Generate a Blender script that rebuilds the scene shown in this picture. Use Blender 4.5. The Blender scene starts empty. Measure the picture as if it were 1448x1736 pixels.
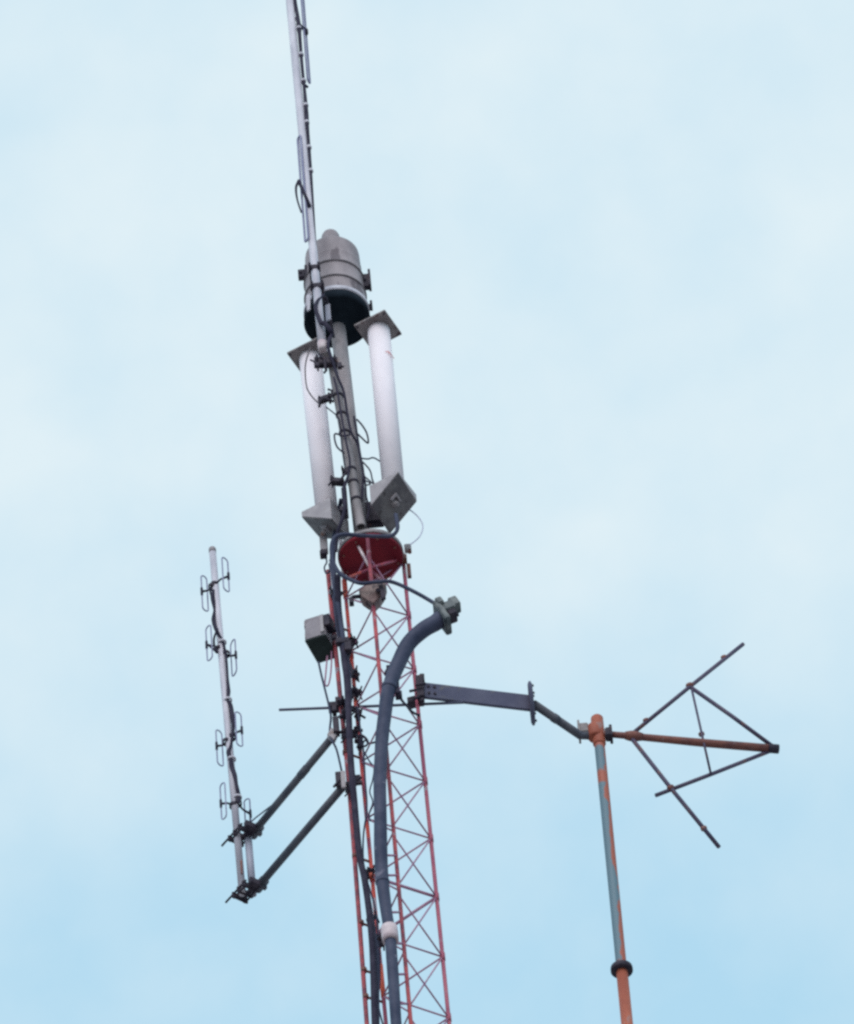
import bpy, bmesh, math, random
from mathutils import Vector, Matrix
random.seed(7)
scene = bpy.context.scene
COL = scene.collection

# ------------------------------------------------------------------ camera
EL, ROLL, SL, F = math.radians(49), math.radians(5.3), 60.0, 10800.0
CAM = Vector((0, 0, 1.6))
fw = Vector((0, math.cos(EL), math.sin(EL)))
U0 = Vector((0, -math.sin(EL), math.cos(EL)))
X0 = Vector((1, 0, 0))
rt = X0 * math.cos(ROLL) - U0 * math.sin(ROLL)
up = X0 * math.sin(ROLL) + U0 * math.cos(ROLL)
Y0 = SL * math.cos(EL)
cd = bpy.data.cameras.new("camera")
cam = bpy.data.objects.new("camera", cd)
COL.objects.link(cam)
cam.matrix_world = Matrix((
    (rt.x, up.x, -fw.x, CAM.x), (rt.y, up.y, -fw.y, CAM.y),
    (rt.z, up.z, -fw.z, CAM.z), (0, 0, 0, 1)))
cd.sensor_fit = 'HORIZONTAL'
cd.sensor_width = 36.0
cd.lens = 36.0 * F / 1448.0
cd.clip_start = 1.0
cd.clip_end = 6000.0
scene.camera = cam

# ------------------------------------------------------------------ sky, sun, exposure
SUN_EL, SUN_AZ = math.radians(34), math.radians(190)      # azimuth measured clockwise from +Y
w = bpy.data.worlds.new("World")
scene.world = w
w.use_nodes = True
nt = w.node_tree
nt.nodes.clear()
def N(t, **k):
    n = nt.nodes.new(t)
    for a, b in k.items():
        setattr(n, a, b)
    return n
L = lambda a, b: nt.links.new(a, b)
out = N('ShaderNodeOutputWorld')
sky = N('ShaderNodeTexSky', sky_type='NISHITA', sun_disc=False)
sky.sun_elevation, sky.sun_rotation = SUN_EL, SUN_AZ
bg1 = N('ShaderNodeBackground'); bg1.inputs[1].default_value = 0.10
L(sky.outputs[0], bg1.inputs[0])
tc = N('ShaderNodeTexCoord')
n1 = N('ShaderNodeTexNoise'); n1.inputs['Scale'].default_value = 17; n1.inputs['Detail'].default_value = 3.0; n1.inputs['Roughness'].default_value = 0.5
n2 = N('ShaderNodeTexNoise'); n2.inputs['Scale'].default_value = 48; n2.inputs['Detail'].default_value = 4.0; n2.inputs['Roughness'].default_value = 0.5
mp = N('ShaderNodeMapping'); mp.inputs['Location'].default_value = (0.35, 0.12, 0.4)
L(tc.outputs['Generated'], mp.inputs[0])
L(mp.outputs[0], n1.inputs['Vector']); L(mp.outputs[0], n2.inputs['Vector'])
sep = N('ShaderNodeSeparateXYZ'); L(tc.outputs['Generated'], sep.inputs[0])
# the cloud sheet thins towards the lower right of the view: a smooth function of sky direction
gz = N('ShaderNodeValToRGB')                      # cloud cover against height in the sky
ge = gz.color_ramp.elements
ge[0].position = 0.12; ge[0].color = (0.15,) * 3 + (1,); ge[1].position = 1.0; ge[1].color = (0.66,) * 3 + (1,)
for p_, v_ in ((0.25, 0.24), (0.36, 0.50), (0.46, 0.74), (0.60, 0.86), (0.72, 0.80)):
    q_ = ge.new(p_); q_.color = (v_, v_, v_, 1)
gm = N('ShaderNodeMapRange'); gm.inputs[1].default_value = 0.69; gm.inputs[2].default_value = 0.81
L(sep.outputs['Z'], gm.inputs[0]); L(gm.outputs[0], gz.inputs[0])
a1 = N('ShaderNodeMath', operation='MULTIPLY_ADD'); a1.inputs[1].default_value = 0.75; a1.inputs[2].default_value = -0.66
L(n1.outputs['Fac'], a1.inputs[0])
a2 = N('ShaderNodeMath', operation='MULTIPLY_ADD'); a2.inputs[1].default_value = 0.62
L(n2.outputs['Fac'], a2.inputs[0]); L(a1.outputs[0], a2.inputs[2])
a3 = N('ShaderNodeMath', operation='ADD', use_clamp=True)
L(a2.outputs[0], a3.inputs[0]); L(gz.outputs[0], a3.inputs[1])
cr = N('ShaderNodeValToRGB')
cr.color_ramp.elements[0].position = 0.0; cr.color_ramp.elements[0].color = (0.47, 0.75, 0.93, 1)
cr.color_ramp.elements[1].position = 1.0; cr.color_ramp.elements[1].color = (0.80, 0.935, 0.99, 1)
L(a3.outputs[0], cr.inputs[0])
bg2 = N('ShaderNodeBackground'); bg2.inputs[1].default_value = 1.0
L(cr.outputs[0], bg2.inputs[0])
mx = N('ShaderNodeMixShader'); mx.inputs[0].default_value = 0.92
L(bg1.outputs[0], mx.inputs[1]); L(bg2.outputs[0], mx.inputs[2])
L(mx.outputs[0], out.inputs[0])

sd = bpy.data.lights.new("sun", 'SUN')
sd.energy = 1.8; sd.angle = math.radians(50); sd.color = (1.0, 0.92, 0.90)
sun = bpy.data.objects.new("sun", sd); COL.objects.link(sun)
sdir = Vector((math.sin(SUN_AZ) * math.cos(SUN_EL), math.cos(SUN_AZ) * math.cos(SUN_EL), math.sin(SUN_EL)))
sun.rotation_euler = sdir.to_track_quat('Z', 'Y').to_euler()
scene.view_settings.view_transform = 'Standard'
scene.view_settings.look = 'None'
scene.view_settings.gamma = 1
scene.view_settings.exposure = 0
scene.cycles.pixel_filter_type = 'BLACKMAN_HARRIS'
scene.cycles.filter_width = 2.7
scene.cycles.use_denoising = False

# ------------------------------------------------------------------ measuring helpers (photo pixel + distance -> point in the world)
def ray(px, py):
    return fw * F + rt * (px - 724.0) - up * (py - 868.0)
def P(px, py, dy=0.0):
    d = ray(px, py)
    return CAM + d * ((Y0 + dy - CAM.y) / d.y)
def PZ(px, py, z):
    d = ray(px, py)
    return CAM + d * ((z - CAM.z) / d.z)
def sc(p):
    return F / (p - CAM).dot(fw)
def m(px, p):
    return px / sc(p)

# ------------------------------------------------------------------ materials
def lin(c):
    return tuple((x / 255 / 12.92) if x / 255 <= 0.04045 else ((x / 255 + 0.055) / 1.055) ** 2.4 for x in c)
def mat(name, c1, c2, scale=6.0, spec=0.35, lo=0.4, hi=0.62, rough=0.6, metal=0.0, stretch=(1, 1, 1), c3=None, s3=25.0, t3=0.62, bump=0.15):
    mt = bpy.data.materials.new(name); mt.use_nodes = True
    t = mt.node_tree; b = t.nodes['Principled BSDF']
    g = t.nodes.new('ShaderNodeTexCoord'); mpp = t.nodes.new('ShaderNodeMapping'); mpp.inputs['Scale'].default_value = stretch
    t.links.new(g.outputs['Object'], mpp.inputs[0])
    n = t.nodes.new('ShaderNodeTexNoise'); n.inputs['Scale'].default_value = scale; n.inputs['Detail'].default_value = 6
    n.inputs['Roughness'].default_value = 0.62
    t.links.new(mpp.outputs[0], n.inputs['Vector'])
    r = t.nodes.new('ShaderNodeValToRGB')
    r.color_ramp.elements[0].position = lo; r.color_ramp.elements[0].color = (*c1, 1)
    r.color_ramp.elements[1].position = hi; r.color_ramp.elements[1].color = (*c2, 1)
    t.links.new(n.outputs['Fac'], r.inputs[0])
    colour = r.outputs[0]
    if c3:
        n3 = t.nodes.new('ShaderNodeTexNoise'); n3.inputs['Scale'].default_value = s3; n3.inputs['Detail'].default_value = 4
        t.links.new(mpp.outputs[0], n3.inputs['Vector'])
        r3 = t.nodes.new('ShaderNodeValToRGB')
        r3.color_ramp.elements[0].position = t3; r3.color_ramp.elements[1].position = t3 + 0.06
        t.links.new(n3.outputs['Fac'], r3.inputs[0])
        mxx = t.nodes.new('ShaderNodeMixRGB'); mxx.inputs[2].default_value = (*c3, 1)
        t.links.new(r3.outputs[0], mxx.inputs[0]); t.links.new(colour, mxx.inputs[1])
        colour = mxx.outputs[0]
    t.links.new(colour, b.inputs['Base Color'])
    b.inputs['Specular IOR Level'].default_value = spec; b.inputs['Roughness'].default_value = rough; b.inputs['Metallic'].default_value = metal
    if bump:
        bp = t.nodes.new('ShaderNodeBump'); bp.inputs['Strength'].default_value = bump; bp.inputs['Distance'].default_value = 0.01
        t.links.new(n.outputs['Fac'], bp.inputs['Height']); t.links.new(bp.outputs[0], b.inputs['Normal'])
    return mt
M = dict(
    redpaint=mat("worn_red_paint", (0.29, 0.055, 0.10), (0.60, 0.085, 0.06), 2.2, lo=.46, hi=.56, c3=(0.40, 0.29, 0.33), s3=7, t3=0.60),
    darkred=mat("grimy_red_paint", (0.17, 0.035, 0.06), (0.43, 0.07, 0.08), 4, lo=.42, hi=.6, c3=(0.30, 0.20, 0.24), s3=8, t3=0.62),
    mauvepaint=mat("faded_mauve_paint", (0.30, 0.065, 0.12), (0.42, 0.11, 0.15), 5, c3=(0.36, 0.27, 0.31), s3=7, t3=0.60, stretch=(1, 1, .5)),
    vivid=mat("bright_orange_red_paint", (0.48, 0.06, 0.05), (0.64, 0.11, 0.06), 9, c3=(0.45, 0.28, 0.28), s3=14, t3=.62),
    boxdark=mat("dull_box_paint", (0.21, 0.185, 0.21), (0.29, 0.26, 0.285), 5, c3=(0.16, 0.13, 0.14), s3=9, t3=0.6),
    brace=mat("faded_brace_paint", (0.31, 0.15, 0.25), (0.44, 0.22, 0.31), 4, c3=(0.38, 0.31, 0.37), s3=6, t3=0.60),
    diskred=mat("shaded_red_paint", (0.15, 0.013, 0.026), (0.235, 0.022, 0.034), 3, spec=.1, c3=(0.13, 0.045, 0.05), s3=5, t3=.58),  # dark tone carries the shade on the round plate's underside
    galv=mat("galvanised_steel", (0.42, 0.40, 0.46), (0.60, 0.57, 0.63), 6, rough=0.5, stretch=(1, 1, .25)),
    bluegalv=mat("blue_grey_steel", (0.24, 0.25, 0.32), (0.34, 0.34, 0.41), 6, rough=0.5, stretch=(1, 1, .25)),  # even blue-grey tone for the upright and one stay plate
    greysteel=mat("weathered_grey_steel", (0.21, 0.19, 0.20), (0.32, 0.28, 0.29), 7, c3=(0.24, 0.13, 0.10), s3=9, t3=0.66, stretch=(1, 1, .35)),
    drum=mat("weathered_drum_grey", (0.24, 0.20, 0.215), (0.355, 0.30, 0.315), 4, stretch=(1, 1, .35), c3=(0.15, 0.12, 0.135), s3=6, t3=0.58, bump=0.1),
    drumdark=mat("shade_black", (0.010, 0.016, 0.024), (0.016, 0.024, 0.034), 6, rough=0.9, spec=.1),  # near-black stands for shade inside the drum and the pole's open end
    darkgreen=mat("shade_green", (0.022, 0.032, 0.032), (0.035, 0.05, 0.05), 8, rough=0.8, spec=.15),  # dark tone stands for shade below the equipment box
    darkgrey=mat("rib_shade_and_jacket", (0.085, 0.07, 0.08), (0.14, 0.115, 0.125), 12),  # shade under the drum ribs put into the colour; also a thin cable's jacket
    white=mat("white_fibreglass", (0.76, 0.69, 0.735), (0.85, 0.77, 0.805), 3, rough=0.6, spec=.25, stretch=(1, 1, .4), c3=(0.63, 0.56, 0.61), s3=5, t3=0.62, bump=0.03),
    plate=mat("stained_plate_metal", (0.15, 0.13, 0.135), (0.27, 0.235, 0.235), 9, c3=(0.12, 0.08, 0.08), s3=14, t3=0.6),
    panel=mat("shade_grey", (0.10, 0.09, 0.10), (0.17, 0.155, 0.16), 8, c3=(0.07, 0.06, 0.065), s3=11, t3=0.6),  # shade on the wedge undersides, put into the base colour
    boxgrey=mat("grey_housing_paint", (0.29, 0.26, 0.28), (0.39, 0.355, 0.37), 5, c3=(0.24, 0.19, 0.185), s3=9, t3=0.62),
    cable=mat("black_cable_jacket", (0.026, 0.023, 0.043), (0.046, 0.041, 0.066), 10, rough=0.7, spec=.12),
    bluecable=mat("slate_cable_jacket", (0.036, 0.042, 0.078), (0.065, 0.072, 0.115), 4, rough=0.65, spec=.15, stretch=(1, 1, .5)),
    conduit=mat("slate_conduit_jacket", (0.030, 0.038, 0.075), (0.070, 0.078, 0.125), 2.6, rough=0.6, spec=.2, c3=(0.15, 0.145, 0.20), s3=7, t3=0.65, bump=.3),
    slate=mat("dark_slate_paint", (0.078, 0.08, 0.13), (0.11, 0.112, 0.165), 3, rough=0.7, spec=.2, c3=(0.12, 0.115, 0.13), s3=10, t3=.62),
    darksteel=mat("dark_weathered_steel", (0.025, 0.021, 0.037), (0.052, 0.042, 0.058), 14, spec=.2, c3=(0.075, 0.038, 0.04), s3=16, t3=0.62),
    armsteel=mat("dark_grey_arm_steel", (0.068, 0.075, 0.10), (0.125, 0.128, 0.15), 5, rough=0.65, spec=.25),
    rust=mat("rusty_brown_steel", (0.13, 0.047, 0.045), (0.23, 0.085, 0.062), 6, c3=(0.21, 0.16, 0.165), s3=11, t3=0.62),
    rodbrown=mat("slate_brown_rod", (0.062, 0.052, 0.098), (0.10, 0.078, 0.125), 6, c3=(0.15, 0.075, 0.075), s3=9, t3=0.62),
    rustbrown=mat("brown_grey_casting", (0.12, 0.065, 0.065), (0.27, 0.19, 0.175), 7, c3=(0.07, 0.045, 0.05), s3=12, t3=0.57),
    fitting=mat("grey_green_fitting", (0.055, 0.072, 0.085), (0.20, 0.215, 0.215), 9),
    palewire=mat("pale_wire_jacket", (0.45, 0.45, 0.58), (0.55, 0.55, 0.68), 5),
    dipole=mat("dull_dipole_rod", (0.20, 0.20, 0.33), (0.29, 0.29, 0.41), 5),
    pink=mat("chalky_pink_paint", (0.50, 0.39, 0.42), (0.66, 0.56, 0.57), 9),
    orange=mat("brick_orange_paint", (0.31, 0.080, 0.048), (0.40, 0.11, 0.062), 6, c3=(0.32, 0.16, 0.14), s3=9, t3=0.60, stretch=(1, 1, .5)),
    ground=mat("pale_gravel_ground", (0.28, 0.255, 0.25), (0.40, 0.37, 0.36), 0.05, rough=0.9, bump=0),
)

# peeling pole paint: bare blue-grey steel shows on the weather side (a paint mask fixed to the pole)
def peeled():
    mt = bpy.data.materials.new("peeling_orange_paint"); mt.use_nodes = True
    t = mt.node_tree; b = t.nodes['Principled BSDF']
    g = t.nodes.new('ShaderNodeTexCoord'); s = t.nodes.new('ShaderNodeSeparateXYZ'); t.links.new(g.outputs['UV'], s.inputs[0])
    n = t.nodes.new('ShaderNodeTexNoise'); n.inputs['Scale'].default_value = 2.6; n.inputs['Detail'].default_value = 3
    mpp = t.nodes.new('ShaderNodeMapping'); mpp.inputs['Scale'].default_value = (1.6, 1.6, 1.6)
    t.links.new(g.outputs['Object'], mpp.inputs[0]); t.links.new(mpp.outputs[0], n.inputs['Vector'])
    # U runs round the pole (metres along V); distance from the bare streak
    d = t.nodes.new('ShaderNodeMath'); d.operation = 'SUBTRACT'; d.inputs[1].default_value = 0.36; t.links.new(s.outputs[0], d.inputs[0])
    ab = t.nodes.new('ShaderNodeMath'); ab.operation = 'ABSOLUTE'; t.links.new(d.outputs[0], ab.inputs[0])
    wv = t.nodes.new('ShaderNodeMath'); wv.operation = 'MULTIPLY_ADD'; wv.inputs[1].default_value = 0.55; t.links.new(n.outputs['Fac'], wv.inputs[0]); t.links.new(ab.outputs[0], wv.inputs[2])
    rr = t.nodes.new('ShaderNodeValToRGB'); rr.color_ramp.elements[0].position = 0.43; rr.color_ramp.elements[1].position = 0.47
    t.links.new(wv.outputs[0], rr.inputs[0])
    # a band of paint that survived, and the still painted head
    cr2 = t.nodes.new('ShaderNodeValToRGB'); cr2.color_ramp.interpolation = 'LINEAR'
    e = cr2.color_ramp.elements
    e[0].position = 0.0; e[0].color = (0, 0, 0, 1); e[1].position = 1.0; e[1].color = (1, 1, 1, 1)
    for p_, v_ in ((0.085, 0), (0.09, 0), (0.695, 0), (0.0, 0)):
        pass
    wob = t.nodes.new('ShaderNodeMath'); wob.operation = 'MULTIPLY_ADD'; wob.inputs[1].default_value = 0.03
    n2 = t.nodes.new('ShaderNodeTexNoise'); n2.inputs['Scale'].default_value = 9; t.links.new(g.outputs['Object'], n2.inputs['Vector'])
    t.links.new(n2.outputs['Fac'], wob.inputs[0]); t.links.new(s.outputs[1], wob.inputs[2])
    while len(e) > 1:
        e.remove(e[-1])
    e[0].position = 0.0; e[0].color = (1, 1, 1, 1)
    for p_, v_ in ((0.045, 1), (0.052, 0), (0.152, 0), (0.165, 1), (0.205, 1), (0.215, 0), (0.985, 0), (1.0, 1)):
        q = e.new(p_); q.color = (v_, v_, v_, 1)
    t.links.new(wob.outputs[0], cr2.inputs[0])
    mxm = t.nodes.new('ShaderNodeMath'); mxm.operation = 'MAXIMUM'
    t.links.new(rr.outputs[0], mxm.inputs[0]); t.links.new(cr2.outputs[0], mxm.inputs[1])
    mc = t.nodes.new('ShaderNodeMixRGB'); mc.inputs[1].default_value = (0.115, 0.19, 0.235, 1); mc.inputs[2].default_value = (0.36, 0.095, 0.06, 1)
    t.links.new(mxm.outputs[0], mc.inputs[0])
    t.links.new(mc.outputs[0], b.inputs['Base Color']); b.inputs['Roughness'].default_value = 0.6
    return mt
M['peeled'] = peeled()

# ------------------------------------------------------------------ shapes
def smooth_path(pts, n=8):
    """Catmull-Rom through (Vector, radius) pairs"""
    if len(pts) < 3:
        return pts
    res = []
    for i in range(len(pts) - 1):
        p0 = pts[max(i - 1, 0)]; p1 = pts[i]; p2 = pts[i + 1]; p3 = pts[min(i + 2, len(pts) - 1)]
        for k in range(n):
            t = k / n
            f = lambda a, b, c, d: 0.5 * ((2 * b) + (c - a) * t + (2 * a - 5 * b + 4 * c - d) * t * t + (3 * b - a - 3 * c + d) * t ** 3)
            res.append((f(p0[0], p1[0], p2[0], p3[0]), p1[1] * (1 - t) + p2[1] * t))
    res.append(pts[-1])
    return res
def tube(bm, pts, seg=12, closed=False, cap=True, uv=False):
    n = len(pts); rings = []
    prev = None
    for i, (p, r) in enumerate(pts):
        a = pts[(i - 1) % n][0] if (closed or i > 0) else p
        b = pts[(i + 1) % n][0] if (closed or i < n - 1) else p
        t = (b - a).normalized()
        if prev is None:
            ref = Vector((0, 0, 1)) if abs(t.z) < 0.9 else Vector((1, 0, 0))
            nx = t.cross(ref).normalized()
        else:
            nx = (prev - t * prev.dot(t)).normalized()
        prev = nx; ny = t.cross(nx)
        rings.append([bm.verts.new(p + (nx * math.cos(k * 2 * math.pi / seg) + ny * math.sin(k * 2 * math.pi / seg)) * r) for k in range(seg)])
    for i in range(n if closed else n - 1):
        A, B = rings[i], rings[(i + 1) % n]
        for k in range(seg):
            f = bm.faces.new((A[k], A[(k + 1) % seg], B[(k + 1) % seg], B[k])); f.smooth = True
    if cap and not closed:
        bm.faces.new(rings[0][::-1]); bm.faces.new(rings[-1])
def cyl(bm, a, b, r, seg=16, r2=None):
    tube(bm, [(a, r), (b, r if r2 is None else r2)], seg)
def box(bm, c, hx, hy, hz):
    """box from centre and three half-edge vectors"""
    v = {}
    for i in (-1, 1):
        for j in (-1, 1):
            for k in (-1, 1):
                v[i, j, k] = bm.verts.new(c + hx * i + hy * j + hz * k)
    fl = []
    for q in (((-1, -1, -1), (-1, 1, -1), (1, 1, -1), (1, -1, -1)), ((-1, -1, 1), (1, -1, 1), (1, 1, 1), (-1, 1, 1)),
              ((-1, -1, -1), (1, -1, -1), (1, -1, 1), (-1, -1, 1)), ((1, -1, -1), (1, 1, -1), (1, 1, 1), (1, -1, 1)),
              ((1, 1, -1), (-1, 1, -1), (-1, 1, 1), (1, 1, 1)), ((-1, 1, -1), (-1, -1, -1), (-1, -1, 1), (-1, 1, 1))):
        fl.append(bm.faces.new([v[a] for a in q]))
    return fl
def bbox(bm, c, hx, hy, hz, bev=0.004):
    b2 = bmesh.new(); box(b2, c, hx, hy, hz)
    bmesh.ops.bevel(b2, geom=b2.edges[:], offset=bev, segments=2, affect='EDGES')
    me = bpy.data.meshes.new("t"); b2.to_mesh(me); b2.free(); bm.from_mesh(me); bpy.data.meshes.remove(me)
def lathe(bm, base, axis, prof, seg=48, capb=True, capt=True):
    """prof: (height along axis, radius)"""
    ax = axis.normalized(); ref = Vector((0, 1, 0)) if abs(ax.y) < 0.9 else Vector((1, 0, 0))
    nx = ax.cross(ref).normalized(); ny = ax.cross(nx)
    rings = [[bm.verts.new(base + ax * h + (nx * math.cos(k * 2 * math.pi / seg) + ny * math.sin(k * 2 * math.pi / seg)) * r) for k in range(seg)] for h, r in prof]
    for A, B in zip(rings, rings[1:]):
        for k in range(seg):
            f = bm.faces.new((A[k], A[(k + 1) % seg], B[(k + 1) % seg], B[k])); f.smooth = True
    if capb: bm.faces.new(rings[0][::-1])
    if capt: bm.faces.new(rings[-1])
def mk(fn, *a, **k):
    bm = bmesh.new(); fn(bm, *a, **k); return bm
def many(*fs):
    bm = bmesh.new()
    for f in fs: f(bm)
    return bm
EX, EY, EZ = Vector((1, 0, 0)), Vector((0, 1, 0)), Vector((0, 0, 1))

# ------------------------------------------------------------------ objects
LOC = {}
def thing(name, label, cat, loc, group=None):
    o = bpy.data.objects.new(name, None); COL.objects.link(o)
    o.location = loc; o.empty_display_size = 0.1
    o['label'] = label; o['category'] = cat
    if group: o['group'] = group
    LOC[o] = Vector(loc)
    return o
def rootloc(o):
    while o.parent: o = o.parent
    return LOC.get(o, Vector((0, 0, 0)))
def mesh(name, bm, mt):
    bmesh.ops.recalc_face_normals(bm, faces=bm.faces[:])
    me = bpy.data.meshes.new(name); bm.to_mesh(me); bm.free()
    me.materials.append(M[mt] if isinstance(mt, str) else mt)
    o = bpy.data.objects.new(name, me); COL.objects.link(o)
    return o
def part(name, bm, mt, parent, label=None):
    bmesh.ops.translate(bm, verts=bm.verts[:], vec=-rootloc(parent))
    o = mesh(name, bm, mt); o.parent = parent
    if label: o['label'] = label
    return o
def solo(name, bm, mt, label, cat, loc, group=None):
    bmesh.ops.translate(bm, verts=bm.verts[:], vec=-Vector(loc))
    o = mesh(name, bm, mt); o.location = loc
    o['label'] = label; o['category'] = cat
    if group: o['group'] = group
    return o
def line(pix, dy, r, n=8):
    """pix: list of (px,py[,dy[,rpx]]) -> smoothed path of (Vector, radius)"""
    res = []
    for q in pix:
        p = P(q[0], q[1], q[2] if len(q) > 2 and q[2] is not None else dy)
        res.append((p, m(q[3] if len(q) > 3 else r, p)))
    return smooth_path(res, n)
def cable(name, pix, dy, r, mt, label, group=None, cat="cable"):
    pts = line(pix, dy, r)
    return solo(name, mk(tube, pts, 10), mt, label, cat, pts[-1][0], group)

# ================================================================== SETTING
bm = bmesh.new()
v = [bm.verts.new(q) for q in ((-2500, -2500, 0), (2500, -2500, 0), (2500, 2500, 0), (-2500, 2500, 0))]
bm.faces.new(v)
g = mesh("ground", bm, 'ground'); g['kind'] = 'structure'

# ================================================================== LATTICE TOWER
def vline(a, b):
    """x as a linear function of z through two points, y taken from a"""
    def f(z):
        t = (z - a.z) / (b.z - a.z)
        return Vector((a.x + (b.x - a.x) * t, a.y + (b.y - a.y) * t, z))
    return f
DR, DO, DM = 0.15, 0.19, -0.34
RL = vline(P(693, 1043.5, DR), P(760.6, 1725.6, DR))
OL = vline(P(587, 1019, DO), P(654, 1731, DO))
ML = vline(P(632, 1012, DM), P(695.6, 1724, DM))
zR0 = P(693, 1043.5, DR).z
zR7 = P(760.6, 1725.6, DR).z
PER = (zR0 - zR7) / 7.0
ztop = P(690, 938, DR).z
zfoot = 0.0
tower = thing("lattice_tower", "slender triangular lattice tower of peeling red paint with a dark red round plate", "tower", Vector((ML(zR7).x, Y0, 0)))
LR = m(3.35, RL(zR0))
zm = P(631, 910, DM).z
for fl, zt, mt_ in ((RL, ztop, 'mauvepaint'), (OL, P(583, 914, DO).z, 'redpaint'), (ML, zm, 'darkred')):
    part("leg", mk(tube, [(fl(zfoot), LR), (fl(zR7 - 2), LR), (fl(zt), LR)], 12), mt_, tower)
BR = m(1.5, RL(zR0))
def brace(a, b, r=BR):
    d = (b - a).normalized() * 0.012
    part("brace", mk(tube, [(a + d, r), (b - d, r)], 8), 'brace', tower)
for k in range(-1, 9):
    zr = zR0 - k * PER
    heavy = BR * (1.75 if k == 5 else 1)
    zu = zr + PER / 2; zd = zr - PER / 2            # half levels on the other two legs
    if zu < ztop:
        brace(OL(zu), RL(zr), heavy)
    if zu < zm:
        brace(ML(zu - .07), RL(zr))
    if zr < ztop:
        brace(RL(zr), OL(zd), heavy)
        if zr - 1.5 * PER > zR7 - 2.5 * PER:
            brace(RL(zr), ML(zr - 1.5 * PER + 0.07))
        brace(ML(zd), OL(zd))
        if zu < ztop: brace(OL(zu), ML(zd))
# welded collars at the joints of the right leg and splice of a section
for k in range(0, 8):
    z = zR0 - k * PER
    part("gusset", mk(cyl, RL(z - 0.045), RL(z + 0.045), LR * 1.3, 12), 'mauvepaint', tower)
# the unseen lower run of the lattice, down to the ground
bm = bmesh.new()
z = zR0 - 9 * PER
legs = (RL, OL, ML)
while z > 1.0:
    for i in range(3):
        a, b = legs[i], legs[(i + 1) % 3]
        tube(bm, [(a(z), BR), (b(z - PER / 2), BR)], 6); tube(bm, [(b(z - PER / 2), BR), (a(z - PER), BR)], 6)
    z -= PER
o = part("lattice_bracing", bm, 'brace', tower); o['kind'] = 'stuff'
for ya, yb, mt_, rr_ in ((914, 978, 'pink', 1.12), (984, 1014, 'vivid', 1.35), (1084, 1116, 'vivid', 1.25), (1186, 1204, 'vivid', 1.2), (1474, 1494, 'vivid', 1.4), (1590, 1606, 'vivid', 1.4), (1636, 1692, 'vivid', 1.2)):
    xx = 583 + (ya - 914) * (654 - 583) / (1731 - 914.0)
    part("leg_sleeve", mk(cyl, OL(P(xx, yb, DO).z), OL(P(xx, ya, DO).z), LR * rr_, 12), mt_, tower)
# dark red round plate near the top with a grey lip
pc = P(629, 948, 0.0); rd = m(54, pc)
part("platform", mk(lathe, pc, EZ, [(0, rd * 0.9), (0, rd), (0.025, rd * 1.02), (0.035, rd * 0.98)], 40), 'diskred', tower)
part("platform_rim", mk(lathe, pc + EZ * 0.036, EZ, [(0, rd * 1.04), (0.045, rd * 1.04), (0.05, rd)], 40), 'greysteel', tower)

for a_, b_ in ((ML(P(635, 963, DM).z), P(600, 912, -.12)), (ML(P(636, 962, DM).z), RL(P(685, 946, DR).z)), (ML(P(634, 964, DM).z), OL(P(589, 981, DO).z)), (ML(P(636, 966, DM).z), P(647, 982, .15))):
    part("strut", mk(cyl, a_, b_, m(2.4, pc), 10), 'pink' if b_.x < 0 and b_.y < Y0 else 'redpaint', tower)
for k in range(8):
    a_ = k * math.pi / 4 + .3
    q_ = pc + Vector((math.cos(a_), math.sin(a_), 0)) * rd * .88
    part("plate_bolt", mk(cyl, q_ - EZ * .014, q_ + EZ * .01, .012, 8), 'rust', tower)
# red pipe beside the left leg
rp = line([(556, 968), (578, 1193), (594, 1359), (622, 1736)], 0.10, 4.0)
pipe_top, pipe_bot = rp[0][0], rp[-1][0]
rp_ext = [(pipe_bot + (pipe_bot - pipe_top).normalized() * 3.0, rp[-1][1])]
redpipe = thing("riser_pipe", "thin red painted pipe running down the left side of the lattice tower", "pipe", pipe_bot)
part("pipe", mk(tube, rp + rp_ext, 12), 'darkred', redpipe)
for (x, y) in ((566, 1060), (586, 1276), (602, 1452), (612, 1565), (617, 1645), (620, 1690)):
    a = P(x, y, 0.10)
    part("tie", many(lambda b: cyl(b, a - EZ * 0.02, a + EZ * 0.02, m(5.5, a), 10),
                     lambda b: cyl(b, a, OL(a.z), 0.012, 8)), 'rust', redpipe)

# ================================================================== SUPPORT POLES, DRUM
sp0, sp1 = P(573, 556, 0.0), P(614, 908, 0.0)
solo("support_pole", mk(cyl, sp0, sp1, m(13, sp0), 24), 'greysteel', "thick grey steel pole rising from the red plate to the drum's underside", "pole", sp1)

ax_b, ax_t = P(572, 546, 0.0), P(560, 398, 0.0)
dax = (ax_t - ax_b).normalized(); dl = (ax_t - ax_b).length
R1 = m(56, ax_b)
drum = thing("ribbed_drum", "fat weathered grey ribbed drum with a domed cap and black open underside", "drum housing", ax_b)
h = lambda y: (546 - y) / (546 - 398) * dl                     # axis height of an image row
k_ = R1 / 56.0
prof = [(h(531), 53.5 * k_), (h(528), 54 * k_), (h(524), 52.3 * k_), (h(509), 51.8 * k_), (h(506), 53.6 * k_), (h(503), 50.8 * k_),
        (h(483), 50.2 * k_), (h(480), 52.4 * k_), (h(477), 48.6 * k_), (h(462), 48.0 * k_), (h(460.5), 48.5 * k_), (h(459), 47.6 * k_), (h(455), 47.5 * k_), (h(440), 46.8 * k_), (h(436.5), 46 * k_), (h(434), 43.5 * k_), (h(432.5), 38 * k_), (h(430), 17 * k_)]
part("drum_body", mk(lathe, ax_b, dax, prof, 64), 'drum', drum)
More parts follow.
